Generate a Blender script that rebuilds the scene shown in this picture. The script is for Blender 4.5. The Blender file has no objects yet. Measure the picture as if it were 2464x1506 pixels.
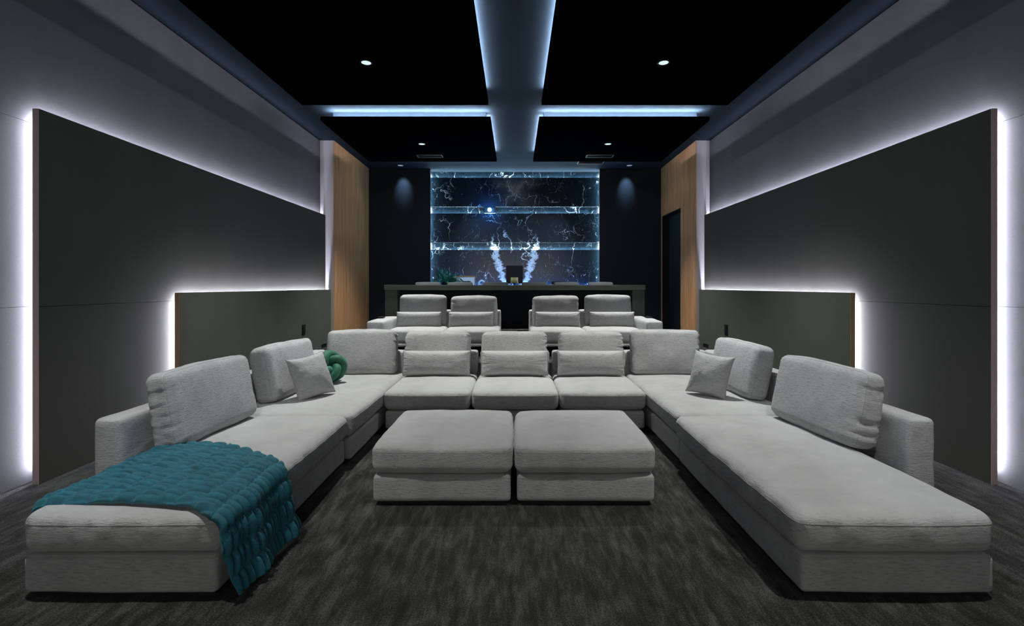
import bpy, bmesh, math
import numpy as np
from mathutils import Vector, Matrix, Euler

# ------------------------------------------------------------------ camera, world, light, exposure
sc = bpy.context.scene
COL = sc.collection
CAMH = 1.5
cd = bpy.data.cameras.new('camera'); cam = bpy.data.objects.new('camera', cd); COL.objects.link(cam)
cd.sensor_width = 36.0; cd.lens = 1170.0 / 2464.0 * 36.0
cd.shift_x = (1232 - 1239) / 2464.0; cd.shift_y = -(753 - 687) / 2464.0
cd.clip_start = 0.05; cd.clip_end = 100
cam.location = (0, 0, CAMH); cam.rotation_euler = (math.pi / 2, 0, 0)
sc.camera = cam
w = bpy.data.worlds.new('world'); sc.world = w; w.use_nodes = True
w.node_tree.nodes['Background'].inputs[0].default_value = (0.01, 0.012, 0.015, 1)
sc.view_settings.view_transform = 'Standard'
try: sc.view_settings.look = 'None'
except Exception: pass
sc.view_settings.exposure = 0.0
sc.view_settings.gamma = 1.0
sc.view_settings.use_curve_mapping = False
sc.cycles.use_denoising = True
sc.cycles.max_bounces = 8
sc.cycles.sample_clamp_indirect = 4.0
sc.cycles.use_light_tree = True

WALL_X, CEIL_Z = 3.69, 4.25
SLAB_B, SLAB_T = 4.085, 4.15
COL_COVE = (0.72, 0.84, 1.0)
COL_WALL = (0.80, 0.81, 1.0)
COL_NICHE = (0.66, 0.90, 1.0)
P_DOWN = 560.0          # W, seat downlights
L_WALL, L_COVE, L_NICHE = 190.0, 400.0, 210.0

def area(name, loc, rot, sx, sy, power, col=(1, 1, 1), spread=math.pi):
    l = bpy.data.lights.new(name, 'AREA'); l.shape = 'RECTANGLE'; l.size = sx; l.size_y = sy
    l.energy = power; l.color = col; l.spread = spread
    o = bpy.data.objects.new(name, l); COL.objects.link(o); o.location = loc; o.rotation_euler = rot
    return o
# fill light added in front of the unseen screen to brighten the room
area('fill_light', (0, -3.28, 2.0), (math.pi / 2, 0, 0), 5.0, 2.4, 30.0, (1.0, 0.98, 0.96), math.radians(120))

# ------------------------------------------------------------------ helpers
def link(o, parent=None):
    COL.objects.link(o)
    if parent is not None: o.parent = parent
    return o
def tag(o, label=None, cat=None, group=None, kind=None):
    if label: o['label'] = label
    if cat: o['category'] = cat
    if group: o['group'] = group
    if kind: o['kind'] = kind
    return o
def empty(name, loc=(0, 0, 0), rot=(0, 0, 0)):
    o = bpy.data.objects.new(name, None); o.location = loc; o.rotation_euler = rot; o.empty_display_size = .1
    return link(o)
def add_mesh(name, me, mat=None, parent=None, loc=None, rot=None, smooth=False):
    o = bpy.data.objects.new(name, me)
    if mat is not None and not me.materials: me.materials.append(mat)
    if smooth:
        me.polygons.foreach_set('use_smooth', [True] * len(me.polygons))
    if loc is not None: o.location = loc
    if rot is not None: o.rotation_euler = rot
    return link(o, parent)
def pydata(name, v, f, mat=None, parent=None, loc=None, rot=None, smooth=False):
    me = bpy.data.meshes.new(name); me.from_pydata([tuple(map(float, a)) for a in v], [], [tuple(map(int, a)) for a in f]); me.update()
    return add_mesh(name, me, mat, parent, loc, rot, smooth)
class MB:
    """collects shapes into one mesh"""
    def __init__(s): s.bm = bmesh.new()
    def box(s, x0, x1, y0, y1, z0, z1, bev=0.0, seg=2, rot=None, piv=None):
        r = bmesh.ops.create_cube(s.bm, size=1.0)
        vs = r['verts']
        for v in vs:
            v.co = Vector(((x0 + x1) / 2 + v.co.x * (x1 - x0), (y0 + y1) / 2 + v.co.y * (y1 - y0), (z0 + z1) / 2 + v.co.z * (z1 - z0)))
        if bev > 0:
            es = list({e for v in vs for e in v.link_edges})
            rr = bmesh.ops.bevel(s.bm, geom=es, offset=bev, segments=seg, profile=0.5, affect='EDGES')
            vs = list({v for v in rr['verts']} | {v for v in vs if v.is_valid})
        if rot is not None:
            bmesh.ops.rotate(s.bm, verts=vs, cent=piv or (0, 0, 0), matrix=rot)
        return s
    def cyl(s, x, y, z0, z1, r0, r1=None, n=24, caps=True):
        r1 = r0 if r1 is None else r1
        r = bmesh.ops.create_cone(s.bm, cap_ends=caps, segments=n, radius1=r0, radius2=r1, depth=z1 - z0)
        for v in r['verts']: v.co += Vector((x, y, (z0 + z1) / 2))
        return s
    def lathe(s, prof, n=28, x=0, y=0):
        rings = []
        for (r, z) in prof:
            rings.append([s.bm.verts.new((x + r * math.cos(2 * math.pi * k / n), y + r * math.sin(2 * math.pi * k / n), z)) for k in range(n)])
        for a, b in zip(rings[:-1], rings[1:]):
            for k in range(n):
                s.bm.faces.new((a[k], a[(k + 1) % n], b[(k + 1) % n], b[k]))
        return s
    def tube(s, pts, r, n=8, closed=False):
        pts = [Vector(p) for p in pts]; m = len(pts); rings = []
        up = Vector((0, 0, 1)); prev = None
        for i in range(m):
            a = pts[(i - 1) % m] if (closed or i > 0) else pts[i]
            b = pts[(i + 1) % m] if (closed or i < m - 1) else pts[i]
            t = (b - a).normalized()
            if prev is None:
                u = t.cross(up)
                if u.length < 1e-3: u = t.cross(Vector((1, 0, 0)))
            else:
                u = prev - t * prev.dot(t)
            u.normalize(); prev = u; vv = t.cross(u)
            rr = r[i] if hasattr(r, '__len__') else r
            rings.append([s.bm.verts.new(pts[i] + rr * (math.cos(2 * math.pi * k / n) * u + math.sin(2 * math.pi * k / n) * vv)) for k in range(n)])
        rng = range(m) if closed else range(m - 1)
        for i in rng:
            a, b = rings[i], rings[(i + 1) % m]
            off = 0
            if closed and i == m - 1:
                best = min(range(n), key=lambda q: (a[0].co - b[q].co).length); off = best
            for k in range(n):
                s.bm.faces.new((a[k], a[(k + 1) % n], b[(k + 1 + off) % n], b[(k + off) % n]))
        if not closed:
            s.bm.faces.new(rings[0][::-1]); s.bm.faces.new(rings[-1])
        return s
    def build(s, name, mat, parent=None, loc=None, rot=None, smooth=False):
        bmesh.ops.recalc_face_normals(s.bm, faces=s.bm.faces[:])
        me = bpy.data.meshes.new(name); s.bm.to_mesh(me); s.bm.free()
        if smooth:
            o = add_mesh(name, me, mat, parent, loc, rot, True)
        else:
            o = add_mesh(name, me, mat, parent, loc, rot)
        return o
def box(name, x0, x1, y0, y1, z0, z1, mat, parent=None, bev=0.0, **k):
    return MB().box(x0, x1, y0, y1, z0, z1, bev).build(name, mat, parent, **k)

# ------------------------------------------------------------------ materials
class NT:
    def __init__(s, name):
        s.m = bpy.data.materials.new(name); s.m.use_nodes = True
        s.t = s.m.node_tree; s.b = s.t.nodes['Principled BSDF']
    def n(s, typ, **kw):
        x = s.t.nodes.new(typ)
        for k, v in kw.items(): setattr(x, k, v)
        return x
    def l(s, a, b): s.t.links.new(a, b)
    def val(s, node_in, v):
        if hasattr(v, 'links') or hasattr(v, 'is_linked'): s.l(v, node_in)
        else: node_in.default_value = v
    def math(s, op, a, b=0.0, c=0.0, clamp=False):
        x = s.n('ShaderNodeMath', operation=op, use_clamp=clamp)
        for i, v in enumerate((a, b, c)): s.val(x.inputs[i], v)
        return x.outputs[0]
    def coords(s, scale=(1, 1, 1), world=False, src=None):
        if src is None:
            src = s.n('ShaderNodeNewGeometry').outputs['Position'] if world else s.n('ShaderNodeTexCoord').outputs['Object']
        mp = s.n('ShaderNodeMapping'); mp.inputs['Scale'].default_value = scale; s.l(src, mp.inputs['Vector'])
        return mp.outputs[0]
    def noise(s, vec, scale=5, detail=3, rough=.5, dist=0.0):
        x = s.n('ShaderNodeTexNoise'); s.l(vec, x.inputs['Vector'])
        x.inputs['Scale'].default_value = scale; x.inputs['Detail'].default_value = detail
        x.inputs['Roughness'].default_value = rough; x.inputs['Distortion'].default_value = dist
        return x.outputs['Fac']
    def ramp(s, fac, stops):
        x = s.n('ShaderNodeValToRGB'); s.l(fac, x.inputs[0]); e = x.color_ramp.elements
        while len(e) < len(stops): e.new(0.5)
        for i, (p, c) in enumerate(stops):
            e[i].position = p; e[i].color = (c[0], c[1], c[2], 1) if hasattr(c, '__len__') else (c, c, c, 1)
        return x.outputs[0]
    def mix(s, fac, a, b, typ='MIX'):
        x = s.n('ShaderNodeMix', data_type='RGBA', blend_type=typ)
        s.val(x.inputs[0], fac)
        for i, v in ((6, a), (7, b)):
            if hasattr(v, 'is_linked'): s.l(v, x.inputs[i])
            else: x.inputs[i].default_value = (v[0], v[1], v[2], 1)
        return x.outputs[2]
    def bump(s, h, strength=.3, dist=.01):
        x = s.n('ShaderNodeBump'); s.l(h, x.inputs['Height']); x.inputs['Strength'].default_value = strength; x.inputs['Distance'].default_value = dist
        s.l(x.outputs[0], s.b.inputs['Normal'])
    def base(s, c):
        if hasattr(c, 'is_linked'): s.l(c, s.b.inputs['Base Color'])
        else: s.b.inputs['Base Color'].default_value = (c[0], c[1], c[2], 1)
        return s
    def rough(s, r, spec=None):
        s.val(s.b.inputs['Roughness'], r)
        if spec is not None: s.b.inputs['Specular IOR Level'].default_value = spec
        return s

def simple(name, c, r=.6, metal=0.0, spec=.3, bump=None):
    t = NT(name); t.base(c).rough(r, spec); t.b.inputs['Metallic'].default_value = metal
    if bump:
        t.bump(t.noise(t.coords((1, 1, 1)), bump[0], 4, .6), bump[1], .004)
    return t.m

def mat_fabric():
    t = NT('chenille_fabric')
    st = t.noise(t.coords((26, 26, 150)), 1.0, 4, .65, .5)         # pulled horizontal ribs
    st2 = t.noise(t.coords((60, 60, 330)), 1.0, 3, .6, .3)
    nap = t.noise(t.coords((1, 1, 1)), 5.0, 3, .5, .3)             # rubbed nap marks
    fine = t.noise(t.coords((1, 1, 1)), 420.0, 2, .6)
    c = t.ramp(nap, [(.25, (.40, .40, .395)), (.5, (.46, .46, .455)), (.75, (.50, .50, .495))])
    g = t.ramp(st, [(.30, .40), (.50, 1.0), (.8, 1.12)])
    # the pile lies in ribs on the upright faces and is brushed smooth on the flat tops
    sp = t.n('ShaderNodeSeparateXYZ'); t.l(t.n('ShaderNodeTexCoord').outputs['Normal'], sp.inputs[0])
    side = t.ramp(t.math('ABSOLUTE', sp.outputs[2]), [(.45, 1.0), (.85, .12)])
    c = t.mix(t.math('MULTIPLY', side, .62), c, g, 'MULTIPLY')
    f2 = t.ramp(fine, [(.3, .86), (.7, 1.1)])
    c = t.mix(.6, c, f2, 'MULTIPLY')
    t.base(c).rough(.95, .15)
    t.b.inputs['Sheen Weight'].default_value = .25
    t.b.inputs['Sheen Roughness'].default_value = .45
    h = t.math('ADD', t.math('MULTIPLY', st, 1.0), t.math('MULTIPLY', st2, .55))
    h = t.math('ADD', t.math('MULTIPLY', h, side), t.math('MULTIPLY', fine, .16))
    t.bump(h, .9, .010)
    return t.m

def mat_carpet(name='carpet_pile', tint=(1, 1, 1)):
    t = NT(name)
    a = t.noise(t.coords((20, 3.6, 3), True), 1.0, 6, .68, .3)     # brushed streaks running down the room
    b = t.noise(t.coords((6, 4, 3), True), 1.0, 5, .65, .6)
    f = t.noise(t.coords((1, 1, 1), True), 130.0, 3, .8)
    v = t.math('ADD', t.math('MULTIPLY', a, .62), t.math('MULTIPLY', b, .38))
    v = t.math('ADD', v, t.math('MULTIPLY', t.math('SUBTRACT', f, .5), .8))
    c = t.ramp(v, [(.36, (.006 * tint[0], .006 * tint[1], .005 * tint[2])), (.5, (.032 * tint[0], .031 * tint[1], .028 * tint[2])), (.66, (.115 * tint[0], .112 * tint[1], .106 * tint[2]))])
    t.base(c).rough(1.0, .05)
    t.b.inputs['Sheen Weight'].default_value = .1
    t.bump(f, .9, .012)
    return t.m

def mat_wallcloth(name, c, amt=.1):
    t = NT(name)
    f = t.noise(t.coords((1, 1, 1), True), 160.0, 3, .7)
    g = t.noise(t.coords((1, 1, .25), True), 2.2, 3, .5)
    k = t.ramp(f, [(.3, 1 - amt), (.7, 1 + amt)])
    k2 = t.ramp(g, [(.3, .93), (.7, 1.05)])
    cc = t.mix(1.0, t.mix(1.0, (c[0], c[1], c[2]), k, 'MULTIPLY'), k2, 'MULTIPLY')
    t.base(cc).rough(.9, .12)
    t.bump(f, .25, .003)
    return t.m

def mat_wood():
    t = NT('oak_slats')
    a = t.noise(t.coords((14, 14, .9), True), 1.0, 4, .6, .8)
    b = t.noise(t.coords((60, 60, 2.5), True), 1.0, 4, .6, .4)
    c = t.ramp(a, [(.3, (.38, .19, .08)), (.55, (.56, .30, .14)), (.8, (.68, .40, .20))])
    g = t.ramp(b, [(.3, .8), (.7, 1.1)])
    t.base(t.mix(.8, c, g, 'MULTIPLY')).rough(.5, .35)
    return t.m

def mat_marble():
    t = NT('bookmatched_black_marble')
    geo = t.n('ShaderNodeNewGeometry')
    sep = t.n('ShaderNodeSeparateXYZ'); t.l(geo.outputs['Position'], sep.inputs[0])
    ax = t.math('ABSOLUTE', sep.outputs[0]); z = sep.outputs[2]
    cmb = t.n('ShaderNodeCombineXYZ'); t.l(ax, cmb.inputs[0]); t.l(z, cmb.inputs[2])
    P = cmb.outputs[0]
    PF = geo.outputs['Position']; n1 = t.noise(PF, 2.2, 3, .5); n2 = t.noise(t.coords((1.3, 1, 1.3), src=PF), 3.1, 3, .55)
    # warped coordinates
    dx = t.math('MULTIPLY', t.math('SUBTRACT', n1, .5), .9); dz = t.math('MULTIPLY', t.math('SUBTRACT', n2, .5), .9)
    c2 = t.n('ShaderNodeCombineXYZ'); t.l(t.math('ADD', t.math('MULTIPLY', sep.outputs[0], 1.35), dx), c2.inputs[0]); t.l(t.math('ADD', t.math('MULTIPLY', z, .8), dz), c2.inputs[2])
    vo = t.n('ShaderNodeTexVoronoi', feature='DISTANCE_TO_EDGE'); vo.inputs['Scale'].default_value = 1.55; t.l(c2.outputs[0], vo.inputs['Vector'])
    vd = vo.outputs['Distance']
    msk = t.ramp(t.noise(PF, 1.9, 3, .6), [(.49, 0.0), (.63, 1.0)])
    thin = t.math('MULTIPLY', t.ramp(vd, [(0.0, 1.0), (.013, 0.0)]), msk)
    # hairline net
    vo2 = t.n('ShaderNodeTexVoronoi', feature='DISTANCE_TO_EDGE'); vo2.inputs['Scale'].default_value = 3.4; t.l(c2.outputs[0], vo2.inputs['Vector'])
    msk2 = t.ramp(t.noise(t.coords((1, 1, 1.7), src=PF), 3.3, 4, .6), [(.5, 0.0), (.62, 1.0)])
    hair = t.math('MULTIPLY', t.math('MULTIPLY', t.ramp(vo2.outputs['Distance'], [(0.0, 1.0), (.010, 0.0)]), msk2), .4)
    # the thick V of white calcite, mirrored about the middle
    zz = t.math('MINIMUM', z, 2.5)
    cx = t.math('ADD', t.math('MULTIPLY', t.math('SUBTRACT', zz, 1.5), .30), .235)
    wob = t.math('MULTIPLY', t.math('SUBTRACT', t.noise(t.coords((2, 1, 4), src=P), 2.0, 8, .78), .5), .55)
    dist = t.math('ABSOLUTE', t.math('SUBTRACT', t.math('ADD', ax, wob), cx))
    up = t.math('SUBTRACT', 1.0, t.math('MULTIPLY', t.math('SUBTRACT', z, 2.25), 1.5), clamp=True)
    wid = t.math('ADD', t.math('MULTIPLY', up, .125), .004)
    core = t.math('SUBTRACT', 1.0, t.math('DIVIDE', dist, wid), clamp=True)
    holes = t.noise(t.coords((1.2, 1, .7), src=P), 11.0, 7, .8, 1.0)
    vein = t.ramp(t.math('MULTIPLY', t.math('MULTIPLY', core, holes), up), [(.13, 0.0), (.20, .75), (.42, 1.0)])
    vein = t.math('MULTIPLY', vein, t.ramp(t.noise(t.coords((1, 1, .7), src=P), 24.0, 5, .7, 1.5), [(.40, .25), (.50, 1.0)]))
    # scattered flakes right and left of it, low down
    fl = t.math('MULTIPLY', t.ramp(t.noise(t.coords((1.4, 1, .8), src=P), 5.5, 6, .7, 1.2), [(.62, 0.0), (.66, 1.0)]), t.ramp(z, [(0, 1.0), (1, 1.0)]))
    lowm = t.math('SUBTRACT', 1.0, t.math('MULTIPLY', t.math('SUBTRACT', z, 1.7), 2.2), clamp=True)
    fl = t.math('MULTIPLY', fl, t.math('MULTIPLY', lowm, t.math('GREATER_THAN', ax, .6)))
    al = t.math('MAXIMUM', t.math('MAXIMUM', thin, hair), t.math('MAXIMUM', vein, fl), clamp=True)
    ground = t.ramp(t.noise(P, 1.2, 4, .6), [(.3, (.003, .008, .015)), (.7, (.009, .018, .028))])
    t.base(t.mix(al, ground, (.72, .75, .80))).rough(.22, .5)
    return t.m

def mat_emit(name, col, s):
    m = bpy.data.materials.new(name); m.use_nodes = True; nt = m.node_tree
    nt.nodes.remove(nt.nodes['Principled BSDF'])
    e = nt.nodes.new('ShaderNodeEmission'); e.inputs[0].default_value = (*col, 1); e.inputs[1].default_value = s
    nt.links.new(e.outputs[0], nt.nodes['Material Output'].inputs[0])
    return m

def mat_fur(name, lo, hi, sc_=260.0, sheen=.22):
    t = NT(name)
    f = t.noise(t.coords((1, 1, 1)), sc_, 3, .7); g = t.noise(t.coords((1, 1, 1)), 26.0, 3, .6)
    v = t.math('ADD', t.math('MULTIPLY', f, .55), t.math('MULTIPLY', g, .45))
    t.base(t.ramp(v, [(.32, lo), (.68, hi)])).rough(.5, .5)
    t.b.inputs['Sheen Weight'].default_value = sheen; t.b.inputs['Sheen Roughness'].default_value = .5
    t.b.inputs['Sheen Tint'].default_value = (.55, .95, 1.0, 1) if hi[2] > hi[1] else (.5, 1, .8, 1)
    t.bump(f, .6, .006)
    return t.m

def mat_stone():
    t = NT('speckled_counter_stone')
    f = t.noise(t.coords((1, 1, 1), True), 130.0, 3, .7); g = t.noise(t.coords((1, 1, 1), True), 5.0, 3, .6)
    v = t.math('ADD', t.math('MULTIPLY', f, .7), t.math('MULTIPLY', g, .3))
    t.base(t.ramp(v, [(.35, (.042, .049, .035)), (.65, (.088, .098, .074))])).rough(.55, .3)
    return t.m

M = {}
M['fabric'] = mat_fabric()
M['piping'] = simple('welt_cord', (.33, .33, .325), .9, spec=.1)
M['carpet'] = mat_carpet()
M['wall'] = mat_wallcloth('woven_wall_covering', (.132, .130, .131))
M['pilaster'] = simple('led_lit_pilaster', (.50, .47, .48), .8)  # paler than the walls: LED light on the pilasters put into the colour
M['panel'] = mat_wallcloth('olive_grey_panel_cloth', (.056, .055, .046), .08)
M['panel_low'] = mat_wallcloth('grey_green_panel_cloth', (.085, .090, .070), .08)
M['edge'] = simple('brown_panel_edge', (.36, .27, .25), .7)
M['edge_brass'] = simple('brass_coloured_edge_trim', (.30, .21, .12), .5, .3)
M['ceiling'] = simple('slate_blue_ceiling_paint', (.022, .031, .042), .9, spec=.03, bump=(120, .1))
M['slab'] = simple('matt_black_ceiling_panel', (.0018, .0021, .0028), 1.0, spec=.0)
M['black'] = simple('matt_black_paint', (.012, .014, .018), .75, spec=.15, bump=(200, .1))
M['blackgloss'] = simple('black_plastic', (.01, .01, .011), .35)
M['backwall'] = simple('black_wall_paint', (.022, .028, .036), .7, spec=.2, bump=(220, .15))
M['wood'] = mat_wood()
M['woodedge'] = simple('oak_edge', (.36, .20, .09), .5)
M['marble'] = mat_marble()
M['stone'] = mat_stone()
M['chrome'] = simple('polished_metal', (.75, .77, .8), .2, 1.0)
M['door'] = simple('dark_teal_door_paint', (.012, .022, .024), .5)
M['plinth'] = simple('dark_plinth', (.012, .012, .012), .8)
M['chairfab'] = simple('slate_boucle', (.075, .085, .092), .95, spec=.1, bump=(180, .5))
M['teal'] = mat_fur('teal_faux_fur', (.0, .045, .072), (.005, .20, .275))
M['green'] = mat_fur('green_plush', (.008, .075, .035), (.02, .20, .11), 200, .3)
M['leaf'] = simple('glossy_green_leaf', (.03, .26, .15), .4, spec=.5)
M['gold'] = simple('gilt_picture_frame', (.45, .25, .09), .35, .7)
M['paper'] = simple('white_print_paper', (.78, .79, .82), .8)
M['ink'] = simple('grey_brown_ink', (.10, .085, .08), .8)
M['led_wall'] = mat_emit('cool_white_led_tape', COL_WALL, L_WALL)
M['led_cove'] = mat_emit('ice_blue_led_tape', COL_COVE, L_COVE)
M['led_side'] = mat_emit('dimmed_led_tape', COL_WALL, 52.0)
M['led_inner'] = mat_emit('ice_blue_channel_led_tape', COL_COVE, L_COVE * .6)
M['led_low'] = mat_emit('cool_white_low_panel_led_tape', COL_WALL, L_WALL * 3.0)
M['led_niche'] = mat_emit('aqua_white_led_tape', COL_NICHE, L_NICHE)
M['lamp'] = mat_emit('lit_downlight_lens', (.80, .95, 1.0), .95)
M['lamp_dim'] = mat_emit('faintly_lit_downlight_lens', (.45, .6, .75), 0.6)
M['lens'] = mat_emit('lit_projector_lens', (.35, .72, 1.0), 60.0)
t_ = NT('smoked_glass'); t_.base((.008, .006, .008)).rough(.3, .12); M['smoke'] = t_.m
t_ = NT('amber_glass'); t_.base((.34, .25, .07)).rough(.2, .5); t_.b.inputs['Transmission Weight'].default_value = .35; M['amber'] = t_.m
t_ = NT('clear_acrylic'); t_.base((.85, .92, 1)).rough(.05, .5); t_.b.inputs['Transmission Weight'].default_value = .7; M['acrylic'] = t_.m
M['ceramic'] = simple('white_glazed_ceramic', (.6, .68, .8), .25)
M['bluebook'] = simple('pale_blue_cover', (.25, .42, .62), .5)

# ------------------------------------------------------------------ setting
def struct(o): o['kind'] = 'structure'; return o
YF, YB = -3.5, 11.45        # front wall, back wall face
PX = 3.43                   # face of the slatted wood
P1Y, P2Y = 7.15, 8.9        # edges of the two raised platforms
P1Z, P2Z = 0.37, 0.69
struct(box('floor', -4.0, 4.0, YF, P1Y, -.12, 0, M['carpet']))
st = struct(box('trim_1', -3.66, 3.66, P1Y, 11.9, -.1, P1Z, M['carpet'], bev=.012))
st['label'] = 'carpeted platform under the second row of seats'
st = struct(box('trim_2', -2.60, 2.60, P2Y, 11.9, -.1, P2Z, M['carpet'], bev=.012))
st['label'] = 'upper carpeted platform under the counter'
struct(box('ceiling', -4.0, 4.0, YF, 12.1, CEIL_Z, CEIL_Z + .15, M['ceiling']))
# side walls: covered in large cloth panels with joints at 1.34 and 2.74 m
for s, nm in ((-1, 'wall_left'), (1, 'wall_right')):
    r = struct(empty(nm))
    core = box('wall_core', s * 3.71 if s > 0 else -3.86, 3.86 if s > 0 else -3.71, YF, 12.0, -.1, CEIL_Z, M['black'], r)
    for z0, z1 in ((.004, 1.3385), (1.3415, 2.7385), (2.7415, CEIL_Z - .012)):
        for y0, y1 in ((YF, .6), (.603, 9.215)):
            a, b = (WALL_X, 3.71) if s > 0 else (-3.71, -WALL_X)
            box('wall_cloth_panel', a, b, y0, y1, z0, z1, M['wall'], r)
fw = struct(box('wall_front', -3.9, 3.9, YF - .15, YF, -.1, CEIL_Z, M['black']))
# the screen the room faces (behind the camera)
scr = empty('projection_screen', (0, YF + .03, 2.0))
tag(scr, 'wide cinema screen in a black frame on the front wall', 'screen')
box('screen_fabric', -2.6, 2.6, -.01, .0, -1.25, 1.25, simple('screen_cloth', (.8, .8, .8), .9), scr)
mb = MB(); mb.box(-2.7, 2.7, -.02, .02, 1.25, 1.35); mb.box(-2.7, 2.7, -.02, .02, -1.35, -1.25); mb.box(-2.7, -2.6, -.02, .02, -1.25, 1.25); mb.box(2.6, 2.7, -.02, .02, -1.25, 1.25)
mb.build('screen_border', M['blackgloss'], scr)

# back wall with the marble niche
NX = 1.996
bw = struct(empty('wall_back'))
box('wall_section', -3.70, -NX, YB, YB + .08, P1Z, CEIL_Z, M['backwall'], bw)
box('wall_section', NX, 3.70, YB, YB + .08, P1Z, CEIL_Z, M['backwall'], bw)
box('niche_cheek', -2.16, -2.10, YB + .08, 11.9, P2Z, CEIL_Z, M['backwall'], bw)
box('niche_cheek', 2.10, 2.16, YB + .08, 11.9, P2Z, CEIL_Z, M['backwall'], bw)
SLOTS = [(2.352, 2.527), (3.222, 3.380), (4.075, CEIL_Z)]
cz0 = 1.458
YM = 11.60     # face of the marble panels
nm = empty('marble_feature_wall', (0, YM, P2Z))
tag(nm, 'bookmatched black marble wall with white veins and glowing horizontal slots', 'feature wall')
box('slot_backing', -2.1, 2.1, .17, .20, 0, CEIL_Z - P2Z, M['marble'], nm)
zs = [P2Z, SLOTS[0][0], SLOTS[0][1], SLOTS[1][0], SLOTS[1][1], SLOTS[2][0]]
for a, b in ((0, 1), (2, 3), (4, 5)):
    for x0, x1 in ((-2.04, -.0003), (.0003, 2.04)):
        box('marble_panel', x0, x1, 0, .03, zs[a] - P2Z, zs[b] - P2Z, M['marble'], nm, bev=.002)
    # ledge that closes the panel top / bottom, holding the light tape
    if b < 6: box('panel_ledge', -2.04, 2.04, .03, .17, zs[b] - P2Z - .03, zs[b] - P2Z - .012, M['black'], nm)
    if a > 0: box('panel_underside', -2.04, 2.04, .03, .17, zs[a] - P2Z, zs[a] - P2Z + .012, M['marble'], nm)
for a, b in SLOTS:
    box('led_tape', -2.03, 2.03, .120, .132, a - P2Z - .010, a - P2Z - .004, M['led_niche'], nm)
box('led_tape', -1.9, 1.9, -.085, -.078, cz0 - P2Z, cz0 - P2Z + .006, mat_emit('blue_led_tape', (.16, .38, 1.0), 240.0), nm)
for s in (-1, 1):
    box('led_tape', s * 2.075 - .006, s * 2.075 + .006, -.05, -.035, .85, CEIL_Z - P2Z - .03, M['led_niche'], nm)
tag(box('wall_socket', 1.745, 1.80, 11.583, 11.6, 1.585, 1.645, M['blackgloss'], bev=.003), 'small black socket plate low on the right of the marble', 'socket')

# pilasters and the slatted oak return walls
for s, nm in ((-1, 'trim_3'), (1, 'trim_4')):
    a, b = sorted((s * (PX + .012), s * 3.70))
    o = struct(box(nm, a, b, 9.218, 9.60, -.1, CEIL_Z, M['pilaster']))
def slatted(side):
    s = side; root = empty('slatted_wall', (s * PX, 9.22, 0))
    lab = 'vertical oak slat wall ' + ('on the left of the room, unbroken' if s < 0 else 'on the right of the room, cut by the dark doorway')
    tag(root, lab, 'slatted wall')
    y0, y1 = .004, YB - 9.22
    dy0, dy1, dz = 10.08 - 9.22, 11.375 - 9.22, 3.115
    segs = [(y0, y1, 0, CEIL_Z)] if s < 0 else [(y0, dy0, 0, CEIL_Z), (dy0, dy1, dz, CEIL_Z), (dy1, y1, 0, CEIL_Z)]
    mb = MB()
    for a, b, z0, z1 in segs:
        xa, xb = sorted((s * .014, s * .20)); mb.box(xa, xb, a, b, z0, z1)
    mb.build('backing_board', M['woodedge'], root)
    mb = MB(); pitch = .045; k = 0
    y = y0
    while y + .03 < y1:
        z0 = 0
        if s > 0 and y + .017 > dy0 and y + .017 < dy1: z0 = dz
        xa, xb = sorted((0, s * .02)); mb.box(xa, xb, y, y + .034, z0, CEIL_Z, 0)
        y += pitch
    o = mb.build('slats', M['wood'], root); o['kind'] = 'stuff'
    return root
slatted(-1); slatted(1)
d1 = struct(empty('door_1', (3.43, 10.08, P1Z)))
box('door_leaf', .17, .215, .50, 1.29, 0, 2.74, M['door'], d1)
box('side_panel', .16, .215, .005, .485, 0, 2.74, M['door'], d1)
mb = MB(); mb.box(.02, .20, 1.275, 1.294, 0, 2.74); mb.box(.02, .20, .0, .012, 0, 2.74); mb.box(.02, .20, 0, 1.294, 2.728, 2.744)
mb.build('door_frame', M['black'], d1)
for z in (.50, 1.3, 1.98, 2.4):
    box('hinge', .155, .162, .482, .496, z, z + .10, M['chrome'], d1)
box('wall_core', 3.64, 3.70, 9.6, 11.5, -.1, CEIL_Z, M['black'], bpy.data.objects['wall_right'])

# ------------------------------------------------------------------ glowing wall panels
def wall_panel(s, x_face, y0, y1, z0, z1, split, mat, name, label, thick, edge, y1b=None):
    xb = x_face + thick                      # back of the board
    root = empty(name, (0, y0, 0)); tag(root, label, 'wall panel')
    def X(a, b): return sorted((s * a, s * b))
    L = y1 - y0
    zz = [z0] + split + [z1]
    for i in range(len(zz) - 1):
        a, b = X(x_face, xb)
        box('panel_board', a, b, 0.0045, L, zz[i] + (.0015 if i else 0), zz[i + 1] - (.0015 if i < len(zz) - 2 else 0), mat, root, bev=.002)
    for zj in split:
        a, b = X(xb - .006, xb + .0005); box('joint_light_stop', a, b, .0045, L, zj - .012, zj + .012, M['black'], root)  # unseen strip added to stop LED light leaking through the joint
    a, b = X(x_face + .002, xb); box('edge_band', a, b, -.002, .004, z0, z1 - .001, edge, root)
    g0, g1 = xb, xb + .012
    a, b = X(xb, WALL_X if x_face > 3.55 else 3.589)
    box('spacer_rail', a, b, .12, .15, z0, z1 - .12, M['black'], root)
    box('spacer_rail', a, b, .12, L, z1 - .15, z1 - .12, M['black'], root)
    a, b = X(g0 + .001, g0 + .009); ins = .055 if x_face > 3.55 else .075
    box('led_tape', a, b, ins, ins + .012, z0 + .10, z1 - ins, M['led_wall' if x_face > 3.55 else 'led_low'], root)
    box('led_tape', a, b, ins, L - .02, z1 - ins - .012, z1 - ins, M['led_wall' if x_face > 3.55 else 'led_low'], root)
    return root
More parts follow.
